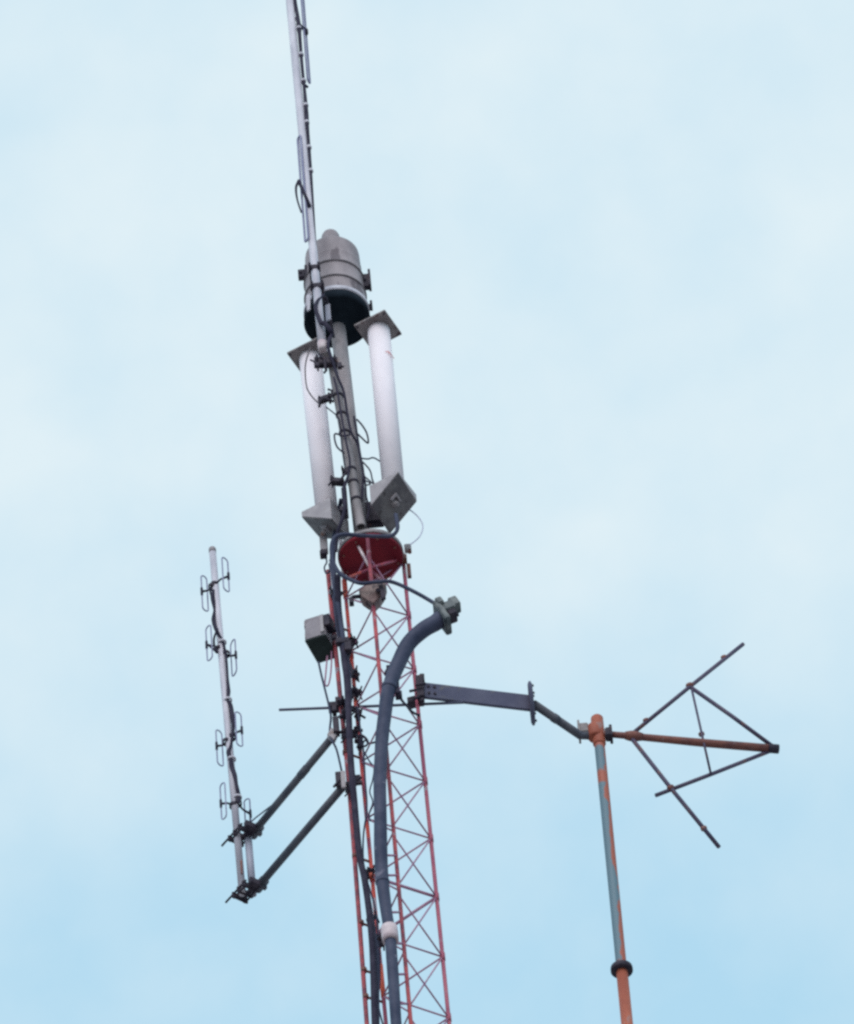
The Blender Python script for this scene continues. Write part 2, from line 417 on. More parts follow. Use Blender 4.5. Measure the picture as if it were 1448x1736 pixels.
for yy, rr in ((506.5, 52.6), (480.5, 51.3)):
    part("rib_shade_band", mk(lathe, ax_b, dax, [(h(yy + 1.5), rr * k_), (h(yy + 1.5), (rr + 1.2) * k_), (h(yy - 0.6), (rr + 1.2) * k_), (h(yy - 0.6), rr * k_)], 64), 'darkgrey', drum)  # dark rings imitate the shading below each rib
part("cap", mk(lathe, ax_b, dax, [(h(431), 17 * k_), (h(416), 17 * k_), (h(413), 16 * k_), (h(402), 15.5 * k_), (h(398), 13 * k_), (h(395.5), 7 * k_)], 40), 'drum', drum)
# near-black skirt, open below, shade of the hollow put into its colour: outer wall, rim, inner wall, ceiling
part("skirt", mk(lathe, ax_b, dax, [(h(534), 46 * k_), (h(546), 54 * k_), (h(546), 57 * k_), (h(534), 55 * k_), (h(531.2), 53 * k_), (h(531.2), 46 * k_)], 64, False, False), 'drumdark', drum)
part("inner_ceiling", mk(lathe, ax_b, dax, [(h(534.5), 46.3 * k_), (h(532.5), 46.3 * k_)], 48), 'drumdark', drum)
part("rim_ring", mk(lathe, ax_b, dax, [(h(533), 54 * k_), (h(533), 56.4 * k_), (h(527), 56 * k_), (h(526), 53 * k_)], 64, False, False), 'galv', drum)
def lug(cx, cy, w_, hh, dy, par, mt='darksteel'):
    c = P(cx, cy, dy); s_ = 1 / sc(c)
    part("side_lug", many(lambda b: bbox(b, c, EX * (w_ / 2 * s_), EY * 0.03, EZ * (hh / 2 / .656 * s_)),
                          lambda b: bbox(b, c + EX * (w_ * .42 * s_) - EY * 0.02, EX * 0.012, EY * 0.05, EZ * (hh * .62 / .656 * s_)),
                          lambda b: cyl(b, c - EY * .05 - EX * .02, c + EY * .05 - EX * .02, 0.014, 8)), mt, par)
lug(513, 466, 15, 13, -0.05, drum); lug(622, 478, 12, 22, 0.0, drum); lug(626, 521, 9, 5, 0.02, drum)

# front mounting pole, with its clamps and ties
fp0, fp1 = P(564, 622, -0.50), P(612, 893, -0.30)
fpole = thing("mounting_pole", "slim tilted grey pole with dark clamps and ties before the thick support pole", "pole", fp1)
fr = m(8.6, fp1)
bm = bmesh.new()
tube(bm, [(fp0, fr * .9), (fp1, fr)], 20, cap=False)
tube(bm, [(fp1, fr * .8), (fp0, fr * .72)], 20, cap=False)
ra = [(fp1, fr), (fp1 + (fp0 - fp1).normalized() * -0.004, fr * .8)]
tube(bm, ra, 20, cap=False)
part("pole", bm, 'greysteel', fpole)
part("bore_shade", mk(cyl, fp1 + (fp0 - fp1).normalized() * 0.05, fp1 + (fp0 - fp1).normalized() * 0.06, fr * .82, 20), 'drumdark', fpole)  # dark disc standing for the shade inside the hollow pole end
fd = (fp1 - fp0)
def on_f(y):
    return fp0 + fd * ((y - 622) / (893 - 622))
for y in (673, 705, 736, 799, 820, 849):
    c = on_f(y); ax = fd.normalized()
    part("strap", mk(lathe, c - ax * 0.014, ax, [(0, fr * .9), (0, fr * 1.13), (0.028, fr * 1.13), (0.028, fr * .9)], 20, False, False), 'darksteel', fpole)
def clamp(c, hx, hy, hz, studs, par, name="clamp", mt='darksteel', ur=None):
    """two jaw plates with bolts and a U-bolt, as ONE part"""
    bm = bmesh.new()
    bbox(bm, c - hy * .55, hx, hy * .25, hz); bbox(bm, c + hy * .55, hx * .92, hy * .25, hz * .9)
    bbox(bm, c + hx * .35, hx * .3, hy * .5, hz * .7)
    for sx in (-.75, .75):
        for sz in (-.55, .55):
            q = c + hx * sx + hz * sz
            cyl(bm, q - hy * studs, q + hy * studs, hz.length * .16 + 0.003, 8)
            cyl(bm, q - hy * 1.05, q - hy * .8, hz.length * .3 + 0.003, 6)
    return part(name, bm, mt, par)
c = P(553, 615, -0.56); clamp(c, EX * m(20, c) - EZ * 0.015, EY * 0.055, EZ * m(7, c), 1.5, fpole)
part("clamp_stud", many(lambda b: tube(b, [(P(526, 610, -.6), .008), (P(540, 616, -.6), .012), (P(562, 614, -.6), .012), (P(583, 622, -.58), .010)], 8), lambda b: bbox(b, P(537, 619, -.6), EX * .025, EY * .02, EZ * .03), lambda b: bbox(b, P(576, 620, -.6), EX * .02, EY * .02, EZ * .035),
     lambda b: tube(b, [(P(541, 601, -.62), .010), (P(550, 608, -.62), .014), (P(553, 628, -.6), .014), (P(549, 633, -.58), .010)], 8)), 'darksteel', fpole)
c = P(550, 677, -0.50); clamp(c, EX * m(11, c) + EZ * 0.025, EY * 0.04, EZ * m(5, c), 1.3, fpole)
part("clamp_stud", many(lambda b: tube(b, [(P(541, 690, -.54), .010), (P(542, 679, -.54), .014), (P(550, 675, -.54), .014), (P(566, 681, -.52), .012)], 8), lambda b: tube(b, [(P(556, 660, -.52), .012), (P(563, 662, -.52), .012), (P(560, 684, -.5), .010)], 8)), 'darksteel', fpole)
c = P(572, 817, -0.40); clamp(c, EX * m(12, c) - EZ * 0.02, EY * 0.045, EZ * m(5, c), 1.4, fpole)
part("clamp_stud", many(lambda b: tube(b, [(P(557, 823, -.44), .009), (P(563, 815, -.44), .014), (P(574, 817, -.44), .014), (P(583, 806, -.42), .012), (P(591, 797, -.40), .010)], 8)), 'darksteel', fpole)
c = P(586, 800, -0.38); clamp(c, EX * m(7, c) - EZ * 0.03, EY * 0.035, EZ * m(4, c), 1.4, fpole)
c = P(585, 853, -0.33)
part("standoff_block", many(lambda b: bbox(b, c, EX * m(4.5, c), EY * 0.03, EZ * m(36, c)),
                            lambda b: bbox(b, c - EZ * .12 - EX * .015, EX * m(7, c), EY * 0.05, EZ * 0.03)), 'darksteel', fpole)
c = P(630, 872, -0.15)  # bracket in shade, its darkness given by the steel colour
part("shaded_gusset", many(lambda b: bbox(b, c, EX * m(10, c), EY * 0.02, EZ * m(30, c)), lambda b: bbox(b, c - EZ * .1 + EX * .03, EX * m(14, c), EY * 0.05, EZ * m(8, c))), 'darksteel', fpole)

# ================================================================== WHITE TUBE ANTENNAS
def horiz(p, ex, ey):
    """horizontal vector at p whose image (unrolled) is ex right, ey up, in photo pixels"""
    s_ = sc(p)
    return EX * (ex / s_) - EY * (ey / math.sin(EL) / s_)
def tube_antenna(axis, plate_c, box_c, dyy, drops, label, mark=None):
    pt, pb = P(*plate_c, dyy), P(*box_c, dyy)
    ant = thing("tube_antenna", label, "antenna", pb, "white tube antennas flanking the pole")
    e1, e2 = horiz(pt, 54, 20.5) * .5, horiz(pt, 25, -42) * .5      # half edges of the square
    part("tube", mk(tube, [(P(axis[0], axis[1], dyy), m(19.2, pt)), (P(axis[2], axis[3], dyy), m(19.0, pb))], 40), 'white', ant)
    pl = part("top_plate", mk(bbox, pt + EZ * 0.012, e1, e2, EZ * 0.012, 0.003), 'plate', ant)
    for sx in (-1, 1):
        for sy in (-1, 1):
            q = pt + e1 * .86 * sx + e2 * .86 * sy
            part("bolt", mk(cyl, q - EZ * 0.016, q + EZ * 0.04, 0.009, 8), 'darksteel', pl)
    e1, e2 = horiz(pb, 51, 20) * .5, horiz(pb, 27, -42) * .5
    # wedge base: square top, sloping underside; corners L N R F
    cs = [-e1 - e2, e1 - e2, e1 + e2, -e1 + e2]
    bm = bmesh.new()
    tp = [bm.verts.new(pb + q) for q in cs]
    bt = [bm.verts.new(pb + q - EZ * m(d, pb)) for q, d in zip(cs, drops)]
    bm.faces.new(tp[::-1]); bm.faces.new(bt)
    for i in range(4):
        j = (i + 1) % 4
        bm.faces.new((tp[i], tp[j], bt[j], bt[i]))
    bmesh.ops.bevel(bm, geom=bm.edges[:], offset=0.003, segments=2, affect='EDGES')
    part("wedge_base", bm, 'boxgrey', ant)
    a = [pb + q - EZ * m(d, pb) for q, d in zip(cs, drops)]
    cb = (a[0] + a[1] + a[2] + a[3]) / 4
    nn = (a[2] - a[0]).cross(a[3] - a[1]).normalized()
    if nn.z > 0: nn = -nn
    # thin bottom plate, dark to carry the underside's shade, and the cable connector
    sx = (a[1] - a[0]) * .5; sy = (a[3] - a[0]) * .5
    part("shaded_bottom", mk(bbox, cb + nn * 0.004, sx * .97, sy * .97, nn * 0.005, 0.002), 'panel', ant)
    con = part("connector", many(lambda b: lathe(b, cb + nn * .008, nn, [(0, .035), (.012, .035), (.012, .026), (.055, .026), (.055, .018), (.075, .018)], 20)), 'greysteel', ant)
    part("connector_bracket", many(lambda b: bbox(b, cb + nn * .016 + sx * .12 - sy * .32, sx * .2, sy * .06, nn * 0.022, .002),
                                   lambda b: bbox(b, cb + nn * .016 + sx * .28 - sy * .08, sx * .05, sy * .25, nn * 0.02, .002)), 'boxgrey', con)
    if mark:
        q = P(*mark, dyy)
        n_ = (CAM - q); n_.z = 0; n_.normalize()
        bm = bmesh.new()
        rr_ = m(19.2, q) + .0015
        cx_ = P(650.5, mark[1] + 2, dyy)
        def arc(x, z_): 
            x = max(-.98, min(.98, x)); return Vector((cx_.x + rr_ * x, cx_.y - rr_ * math.sqrt(1 - x * x), z_))
        zz = cx_.z
        pts = [(0.22, .022), (.45, .030), (.62, .012), (.80, -.012), (.92, -.022)]
        for (x1, z1), (x2, z2) in zip(pts, pts[1:]):
            w_ = .004 if x1 < .4 else .010
            bm.faces.new([bm.verts.new(arc(*q_)) for q_ in ((x1, zz + z1 - w_), (x2, zz + z2 - w_), (x2, zz + z2 + w_), (x1, zz + z1 + w_))])
        part("paint_splash", bm, 'redpaint', ant)
    return ant
tube_antenna((642, 560, 668, 832), (641, 560), (666, 831), -0.35, (50, 2, 18, 66),
             "white tube antenna right of the pole, with a small red paint splash", (655, 611))
tube_antenna((526, 606, 555, 874), (527, 607), (551, 875), -0.12, (12, 55, 50, 7),
             "white tube antenna left of the pole, partly behind the pole clamps")

# ================================================================== TALL DIPOLE ARRAY (runs out of the top of the photo)
DW = -0.62
w0, w1 = P(486, -55, DW), P(547, 592, DW)
whip = thing("tall_dipole_array", "tall thin galvanised antenna mast reaching out of the top of the photo beside the drum", "antenna", w1)
wr = m(7.2, w1)
part("mast", mk(tube, [(w0, wr), (P(540, 520, DW), wr), (w1, wr)], 20), 'galv', whip)
part("mast_foot", mk(lathe, w1, (w1 - w0).normalized(), [(-.10, wr * 1.12), (0, wr * 1.12), (0.012, wr * .8)], 20), 'pink', whip)
wc = line([(496, -50), (500, 0, None, 3.2), (505, 30, None, 3.4), (507, 48, None, 4.5), (508, 60, None, 3.4), (512, 110), (516, 150), (519.5, 190, None, 3.8), (520, 205, None, 4.2), (522, 225), (526, 280), (529.5, 340), (533, 400), (536, 440)], DW - 0.01, 2.9, 6)
part("cable", mk(tube, wc, 10), 'cable', whip)
wm = vline(w0, w1)
for y in (50, 96, 137, 177, 210, 256, 288):
    a = P(494 + y * .0945 + 3.5, y, DW)
    a = min((q_[0] for q_ in wc), key=lambda v_: abs(v_.z - a.z))
    part("tape_band", mk(lathe, a - EZ * .016, (w0 - w1).normalized(), [(0, wr * .3), (0, wr * .66), (0.032, wr * .66), (.032, wr * .3)], 18, False, False), 'galv', whip)
def stadium(c, hh, hw, wd, r, mt, par, name="folded_dipole", lean=Vector((0, 0, 0))):
    pts = []
    for k in range(10):
        a = math.pi * k / 9
        pts.append((c + EZ * (hh - hw) + wd * (hw * math.cos(a)) + EZ * (hw * math.sin(a)), r))
    for k in range(10):
        a = math.pi + math.pi * k / 9
        pts.append((c - EZ * (hh - hw) + wd * (hw * math.cos(a)) + EZ * (hw * math.sin(a)), r))
    return part(name, mk(tube, pts, 8, True), mt, par)
c = P(517, 52, DW + .06); d_ = stadium(c, m(95, c) / .656, .03, Vector((.35, .94, 0)), m(1.7, c), 'dipole', whip)
part("feed_arm", many(lambda b: tube(b, [(P(502, 30, DW - .01), m(2.6, c)), (P(509, 44, DW), m(3.4, c)), (c + EX * .012, m(3.2, c))], 8),
                      lambda b: cyl(b, c + EX * .012 - EZ * .055, c + EX * .012 + EZ * .015, m(3.6, c), 8)), 'cable', d_)
part("end_strut", mk(cyl, P(513, 141, DW), P(522, 148, DW + .05), m(2.4, c), 8), 'cable', d_)
c = P(513.5, 319, DW - .03); d_ = stadium(c, m(94, c) / .656, .028, Vector((.6, -.8, 0)), m(1.9, c), 'dipole', whip)
part("feed_arm", many(lambda b: tube(b, [(P(525, 350, DW - .05), m(3.4, c)), (P(516, 328, DW - .06), m(2.8, c)), (P(507, 308, DW - .06), m(3.2, c))], 8),
                      lambda b: tube(b, smooth_path([(P(507, 306, DW - .07), m(3, c)), (P(502, 318, DW - .07), m(2.2, c)), (P(504, 338, DW - .07), m(1.6, c)), (P(511, 360, DW - .06), m(1.6, c))]), 8)), 'cable', d_)
# clamps and cable dressing between mast and drum
for (x, y, hw_) in ((534, 464, 10), (539, 495, 12)):
    c = P(x, y, DW + .05)
    clamp(c, EX * m(hw_, c), EY * .12, EZ * .03, 1.1, whip, "mast_clamp")
c = P(547, 494, -0.55)
part("strap_arm", mk(tube, [(P(540, 492, -.6), .014), (P(553, 506, -.45), .016), (P(560, 540, -.3), .014), (P(566, 572, -.1), .012)], 8), 'darksteel', whip)
c = P(524, 516, -.2)
part("stay_plate", mk(bbox, P(523, 513, -.2), EX * m(3.5, c) + EZ * .02, EY * .01, EZ * .12), 'galv', whip)
part("stay_plate", mk(bbox, P(556, 530, -.42), EX * m(4.5, c) + EZ * .01, EY * .01, EZ * .12), 'bluegalv', whip)
cable("feed_cable", [(548, 500, -.6), (535, 518, -.69), (543, 545, -.70, 4.0), (551, 549, -.70, 4.6), (560, 560, -.69, 4.0), (563, 566, -.66, 3.0), (556, 585, -.66, 3.0), (566, 618, -.62, 2.4), (573, 640, -.58, 2.2), (583, 665, -.54, 2.2), (589, 702, -.5, 2.2), (595.6, 733, -.46, 2.2), (606, 752, -.40, 2.2), (612, 779, -.37, 2.2), (616, 806, -.35, 2.2), (613, 850, -.33, 2.2)], -.6, 3.0, 'cable', "black cable winding down the front of the two grey poles under the drum")
cable("thin_cable", [(526, 590, -.5), (519, 612), (517.5, 630), (520, 656), (528, 671), (538.5, 682), (545, 684)], -.5, 1.3, 'darkgrey', "thin dark cable looping in front of the left white tube")
cable("wire_loop", [(605, 711), (614, 721), (622, 735), (624, 751), (612, 741), (607, 736)], -.30, 1.6, 'cable', "dark wire loop sticking out right of the poles, halfway down the white tubes", None, "wire")
cable("wire_loop", [(594, 737), (582, 739), (567.6, 736), (570.7, 756), (583, 768)], -.47, 1.6, 'cable', "dark wire loop sticking out left of the poles, halfway down the white tubes", None, "wire")
cable("jumper_wire", [(613, 777), (624, 778), (633, 776), (644, 782), (652, 790)], -.36, 1.4, 'bluecable', "thin wire bowing from the poles to the lower part of the right white tube", None, "wire")
cable("wire_loop", [(615, 783), (627, 797), (631, 812), (633, 820), (618, 808), (616, 812), (628, 820), (618, 823)], -.38, 1.4, 'cable', "dark tangled wire loop beside the poles, just above the right white tube's grey base", None, "wire")
cable("wire_run", [(553, 690, -.5), (572, 706, -.49), (576, 720, -.47), (580, 760, -.44), (586, 800, -.40)], -.5, 1.2, 'cable', "thin dark wire hanging along the left edge of the slim tilted pole", None, "wire")
cable("pale_loop_wire", [(690, 862), (700, 868), (712, 880), (717, 893), (713, 907), (704, 917), (694, 924)], -.2, 1.1, 'palewire', "pale thin wire curving in an arc right of the red plate", None, "wire")

# ================================================================== SMALL BOXES ROUND THE TOWER HEAD
c = P(691.5, 930, DR)
jb = thing("sensor_box", "tiny pale box on top of the tower's right leg", "box", c)
part("housing", mk(bbox, c, EX * m(6, c), EY * m(6, c), EZ * m(6.5, c), .006), 'boxgrey', jb)
part("gland", mk(cyl, c - EZ * .06 + EX * .015, c - EZ * .03 + EX * .015, m(3.2, c), 10), 'rust', jb)
part("leg_clamp", many(lambda b: bbox(b, P(684, 948, DR - .05), EX * m(6, c), EY * .04, EZ * .03), lambda b: bbox(b, P(693.5, 968, DR), EX * m(3.4, c), EY * .02, EZ * .09)), 'rust', jb)
c = P(549, 922, -0.02)
jb = thing("junction_box", "small grey junction box left of the red plate under the left wedge base", "box", c)
part("housing", mk(bbox, c, EX * m(6.5, c), EY * m(7, c), EZ * m(22, c), .006), 'boxgrey', jb)
part("cover", mk(bbox, P(548.5, 940, -.04), EX * m(6, c), EY * m(7, c), EZ * m(5, c), .005), 'darksteel', jb)
part("cable_tail", mk(tube, line([(552, 944), (554, 953), (550, 962), (553, 972), (559, 967), (558, 956)], -.02, 1.5), 8), 'bluecable', jb)

# brown casting under the plate on the near leg
c = ML(P(630, 1004, DM).z)
br = thing("guy_bracket", "rusty brown bracket clamped to the near leg just under the red plate", "bracket", c)
bm = bmesh.new()
q = [P(x, y, DM - .05) for x, y in ((608, 1000), (622, 990), (640, 986), (655, 988), (650, 1003), (644, 1013), (633, 1023), (624, 1016), (614, 1012))]
fr_ = [bm.verts.new(a) for a in q]; bk = [bm.verts.new(a + EY * .14 + EZ * .02) for a in q]
bm.faces.new(fr_); bm.faces.new(bk[::-1])
for i in range(len(q)):
    j = (i + 1) % len(q); bm.faces.new((fr_[i], bk[i], bk[j], fr_[j]))
bmesh.ops.bevel(bm, geom=bm.edges[:], offset=.008, segments=2, affect='EDGES')
part("casting", bm, 'rustbrown', br)
part("arm", many(lambda b: tube(b, [(P(612, 1011, DM), .02), (P(600, 1012, DM), .02), (P(596, 1014, DM), .02), (P(596, 1023, DM), .02)], 8),
                 lambda b: bbox(b, P(596, 1021, DM), EX * .022, EY * .03, EZ * .03)), 'darksteel', br)
part("side_plate", many(lambda b: bbox(b, P(648, 1004, DM - .07), EX * .02 + EZ * .012, EY * .02, EZ * .10 - EX * .01), lambda b: cyl(b, P(640, 1000, DM - .12), P(640, 1000, DM - .03), .018, 10)), 'darksteel', br)

def lump(x, y, dy, k):
    """an irregular cluster of clamp halves and bolts at one spot, as one part of the riser pipe"""
    c = P(x, y, dy); rnd = random.Random(k); bm = bmesh.new()
    for i in range(4):
        o_ = Vector((rnd.uniform(-.04, .04), rnd.uniform(-.03, .03), rnd.uniform(-.06, .06)))
        a_ = Vector((rnd.uniform(.6, 1), rnd.uniform(-.5, .5), rnd.uniform(-.4, .4))).normalized(); b_ = a_.cross(Vector((.2, .3, 1))).normalized()
        bbox(bm, c + o_, a_ * rnd.uniform(.016, .034), b_ * rnd.uniform(.012, .026), a_.cross(b_) * rnd.uniform(.012, .032), .004)
        cyl(bm, c + o_ - b_ * .07, c + o_ + a_ * .03 + b_ * .05, .008, 7)
    part("cable_clamp", bm, 'darksteel', redpipe)
for k_i, (x, y, dy) in enumerate(((562, 1001, .0), (572, 1003, -.05), (577, 1184, .02), (592, 1187, 0), (603, 1172, .12), (602, 1205, .1), (580, 1213, .02), (584, 1246, 0), (603, 1238, .1), (600, 1140, .1), (598, 1092, .1), (607, 1262, .1), (596, 1335, 0), (625, 1480, .1), (633, 1560, .1), (640, 1600, .08))):
    lump(x, y, dy, k_i)
cable("mast_cable", [(566, 640, -.58), (572, 664, -.57), (578, 700, -.55), (586, 745, -.5), (593, 782, -.46), (590, 806, -.44), (583, 830, -.42, 3.4), (585, 858, -.4, 3.4), (579, 884, -.36, 3.2), (572, 905, -.3, 3), (570, 935, -.24, 2.6)], -.5, 1.9, 'cable', "dark cable down the left edge of the slim tilted pole to the left wedge base")
cable("mast_cable", [(600, 706, -.1), (607, 745, -.1), (613, 786, -.12), (619, 815, -.2), (621, 842, -.25), (626, 862, -.28), (622, 880, -.3)], -.2, 1.8, 'cable', "dark cable down the right edge of the thick grey support pole")
# big equipment box on the left
c0 = P(534.5, 1080.5, -0.05)          # middle of the bottom near edge
e1 = horiz(c0, 35.5, 7.5) * .5; e2 = horiz(c0, 17.5, -40) * .5
hz = EZ * m(27, c0)
eb = thing("equipment_box", "grey equipment box with a dark underside hung on the left side of the tower", "box", c0)
cc = c0 + e2 + hz
part("housing", mk(bbox, cc, e1, e2, hz, .012), 'boxdark', eb)
part("underside_shade", mk(bbox, cc - hz - EZ * .006, e1 * 1.02, e2 * 1.02, EZ * .008, .003), 'darkgreen', eb)  # thin dark sheet added as the shade on the box's underside
part("cover_strip", mk(bbox, cc - e2 + e1 * .72 - EY * .01, e1 * .16, EY * .012, hz * .8, .003), 'boxgrey', eb)
for q_ in (.5, -.55):
    part("latch", mk(bbox, cc - e2 - e1 * .98 + e2 * .1 + hz * q_, e1 * .06, EY * .02, hz * .22, .003), 'boxgrey', eb)
part("mounting_bracket", many(lambda b: bbox(b, cc + e1 * 1.25 + hz * .25 - e2 * .7, e1 * .28, e2 * .4, hz * .5), lambda b: bbox(b, cc + e1 * 1.7 - e2 * .3, e1 * .5, e2 * .12, hz * .18),
                              lambda b: bbox(b, cc + e1 * 1.7 - e2 * .3 - hz * .7, e1 * .5, e2 * .12, hz * .18)), 'darksteel', eb)
part("cable_strap", many(lambda b: bbox(b, P(581, 1088, -.12), EX * .06, EY * .03, EZ * .035), lambda b: bbox(b, P(590, 1097, -.12), EX * .03, EY * .03, EZ * .06)), 'darksteel', eb)
part("cable_tail", mk(tube, line([(555, 1112), (552, 1145), (551, 1160), (556, 1162), (560, 1148), (562, 1124), (562, 1104)], .1, 1.5), 8), 'brace', eb)
cable("drop_wire", [(540, 1122), (545, 1145), (549.5, 1163), (557.6, 1196), (561, 1216), (559, 1241), (563, 1255), (571, 1272), (579, 1306)], .02, 1.9, 'bluecable', "dark wire dropping from the grey equipment box past the horizontal rod", None, "wire")

# ================================================================== CABLES DOWN THE TOWER
cable("trunk_cable", [(572, 975, -.25), (574, 1031), (580, 1080), (584, 1121), (588, 1150), (590.5, 1193), (593.5, 1267), (597, 1317), (601, 1360), (604, 1395), (609.6, 1450), (618, 1490), (625.4, 1542), (630.6, 1595), (633, 1648), (635.5, 1736), (640, 1800)], -.10, 5.6, 'cable', "thick black cable bundle snaking down the left side of the lattice tower")
cable("grey_cable", [(561, 948, -.05), (563, 963), (568, 1025), (574, 1072), (577, 1092), (582, 1112, .05), (588, 1140, .1)], -.02, 3.6, 'galv', "pale grey cable strapped beside the red pipe level with the equipment box")
cable("slate_cable", [(578, 846, -.3, 3.2), (573, 880, None, 4.6), (568, 912, None, 5.2), (564, 950, -.14, 5.2), (569, 1000, None, 4.8), (577, 1050, None, 4.4), (583, 1092, None, 4), (586, 1120, .05, 3.4), (588, 1145, .1, 3)], -.12, 4.0, 'bluecable', "slate blue cable leaving the left wedge base and running down the tower")
cable("braided_cable", [(566, 1010, -.12), (571, 1060), (578, 1088), (586, 1104), (590, 1128), (593, 1160), (594, 1215), (596, 1270), (600, 1330), (606, 1400), (613, 1452), (622, 1500), (636, 1590), (640, 1650), (641, 1740)], -.06, 3.0, 'bluecable', "slate cable lying right beside the thick black bundle on the tower's left leg")
cable("short_tail", [(588, 1086, -.1), (594, 1100), (590, 1118), (596, 1135), (592, 1150)], -.05, 3.2, 'darksteel', "short dark cable kink beside the grey equipment box", None, "cable")
cable("inner_wire", [(606, 1200), (611, 1236), (616, 1270), (619, 1320), (622, 1370), (616, 1420), (618, 1475), (636, 1540), (642, 1600), (644, 1660), (641, 1700), (650, 1740)], .05, 1.6, 'bluecable', "thin wire hanging loosely between the left leg and the thick slate conduit", None, "wire")
cable("coiled_wire", [(606, 1250), (612, 1246), (620, 1251), (624, 1259), (619, 1265), (612, 1262), (611, 1254), (618, 1250), (625, 1260), (640, 1257)], .0, 1.8, 'cable', "small coil of dark wire tied at the left leg above the lower support arm", None, "wire")
cable("hooked_wire", [(618, 1275), (626, 1290), (634, 1302), (632, 1322), (627, 1342), (632, 1360), (626, 1380), (628, 1392)], .0, 1.3, 'bluecable', "fine wavy wire left of the conduit below the wire coil", None, "wire")
cable("curved_cable", [(742, 1026, -.5), (715, 1010, -.48), (692, 998, -.46), (672, 989, -.45), (656.8, 985.5), (634.7, 987), (612.6, 989), (592.7, 982), (575, 971), (565, 952), (562, 930), (567, 912), (584, 906), (612.6, 908), (645.7, 909), (664, 908), (674, 896), (671, 872)], -.47, 3.5, 'bluecable', "slate blue cable curving round the red plate from the right tube's base to the conduit")

# ================================================================== THICK CONDUIT AND ITS HEAD
cp = line([(747, 1049, -.60, 15), (738, 1056, -.60, 14.5), (717.5, 1068, -.60, 14), (693, 1091, -.58, 13.5), (676, 1124, -.56, 13), (665.5, 1149, -.55, 12.6), (657.4, 1176, -.54, 12), (653, 1207, -.53, 11.7), (648, 1249, -.52, 11.5), (645.6, 1290, -.51, 11.2), (644, 1332, -.5, 11), (645, 1385, -.5, 11), (645.5, 1437, -.5, 11.6), (648, 1490, -.5, 11.2), (655, 1545, -.5, 10), (661, 1584, -.5, 9.8), (666, 1647, -.5, 10), (671, 1726, -.5, 9.5), (676, 1800, -.5, 9.5)], -.5, 11, 10)
cnd = thing("conduit", "thick slate blue conduit curving down the front of the lattice tower from a grey fitting", "conduit", cp[-1][0])
part("pipe", mk(tube, cp, 28), 'conduit', cnd)
def ring_on(path, y_i, width, rad, name, mt, par):
    p, r = path[y_i]; t = (path[y_i + 1][0] - path[y_i - 1][0]).normalized()
    part(name, mk(lathe, p - t * width / 2, t, [(0, r * .9), (0, r * rad), (width * .3, r * (rad + .06)), (width * .7, r * (rad + .06)), (width, r * rad), (width, r * .9)], 28, False, False), mt, par)
ring_on(cp, 150, .17, 1.42, "coupling", 'pink', cnd)
ring_on(cp, 56, .05, 1.06, "sleeve", 'conduit', cnd)
ring_on(cp, 131, .04, 1.05, "sleeve", 'conduit', cnd)
def hooks(pts, r): return mk(tube, line(pts, -.55, r), 8)
part("hook_clamp", many(lambda b: tube(b, line([(672, 1132), (663, 1133), (656, 1137), (654, 1143)], -.56, 3), 8), lambda b: bbox(b, P(661, 1136, -.5), EX * .03, EY * .05, EZ * .02)), 'cable', cnd)
part("side_clamp", many(lambda b: bbox(b, P(673, 1164, -.5), EX * .022, EY * .05, EZ * .13), lambda b: bbox(b, P(678, 1178, -.5), EX * .02, EY * .03, EZ * .03)), 'cable', cnd)
cable("short_jumper", [(676, 1176, -.5), (681, 1187, -.4), (690, 1197, -.2), (698, 1206, 0), (706, 1211, .1), (711, 1212, .13)], 0, 2.2, 'cable', "short dark cable from the conduit across to the tower's right leg")
for y_, x_ in ((1450, 671), (1484, 668), (1547, 668), (1600, 676), (1652, 680), (1702, 684)):
    a = P(x_ - 16, y_, -.5); b_ = ML(P(x_ + 6, y_, DM).z)
    part("tie_strut", mk(cyl, a, b_, .011, 8), 'brace', cnd)
# fitting
fc = P(750, 1046, -.60)
fa = (P(766, 1040, -.60) - fc).normalized(); fv = (P(754, 1066, -.60) - P(746, 1024, -.60)).normalized()
fv = (fv - fa * fv.dot(fa)).normalized(); fn = fa.cross(fv)
q1 = lambda x, y: P(x, y, -.60)
ft = part("fitting", many(lambda b: bbox(b, q1(759, 1036), fa * m(12, fc), fv * m(10, fc), fn * m(15, fc), .01), lambda b: bbox(b, q1(746, 1032), fa * m(6, fc), fv * m(8, fc), fn * m(22, fc), .01)), 'fitting', cnd, "grey green bolted fitting")
part("flange", mk(bbox, q1(750, 1047), fa * m(5.5, fc), fv * m(26, fc), fn * m(20, fc), .01), 'fitting', ft)
part("end_box", mk(bbox, q1(770.5, 1026), fa * m(7.5, fc), fv * m(11, fc), fn * m(12, fc), .008), 'fitting', ft)
part("terminal_box", mk(bbox, q1(766, 1043), fa * m(7, fc), fv * m(9, fc), fn * m(12, fc), .008), 'darksteel', ft)
for a_, b_ in (((772, 1043), (778, 1042)), ((744, 1060), (754, 1058)), ((741, 1030), (750, 1026))):
    part("bolt", mk(cyl, q1(*a_), q1(*b_), .016, 8), 'darksteel', ft)

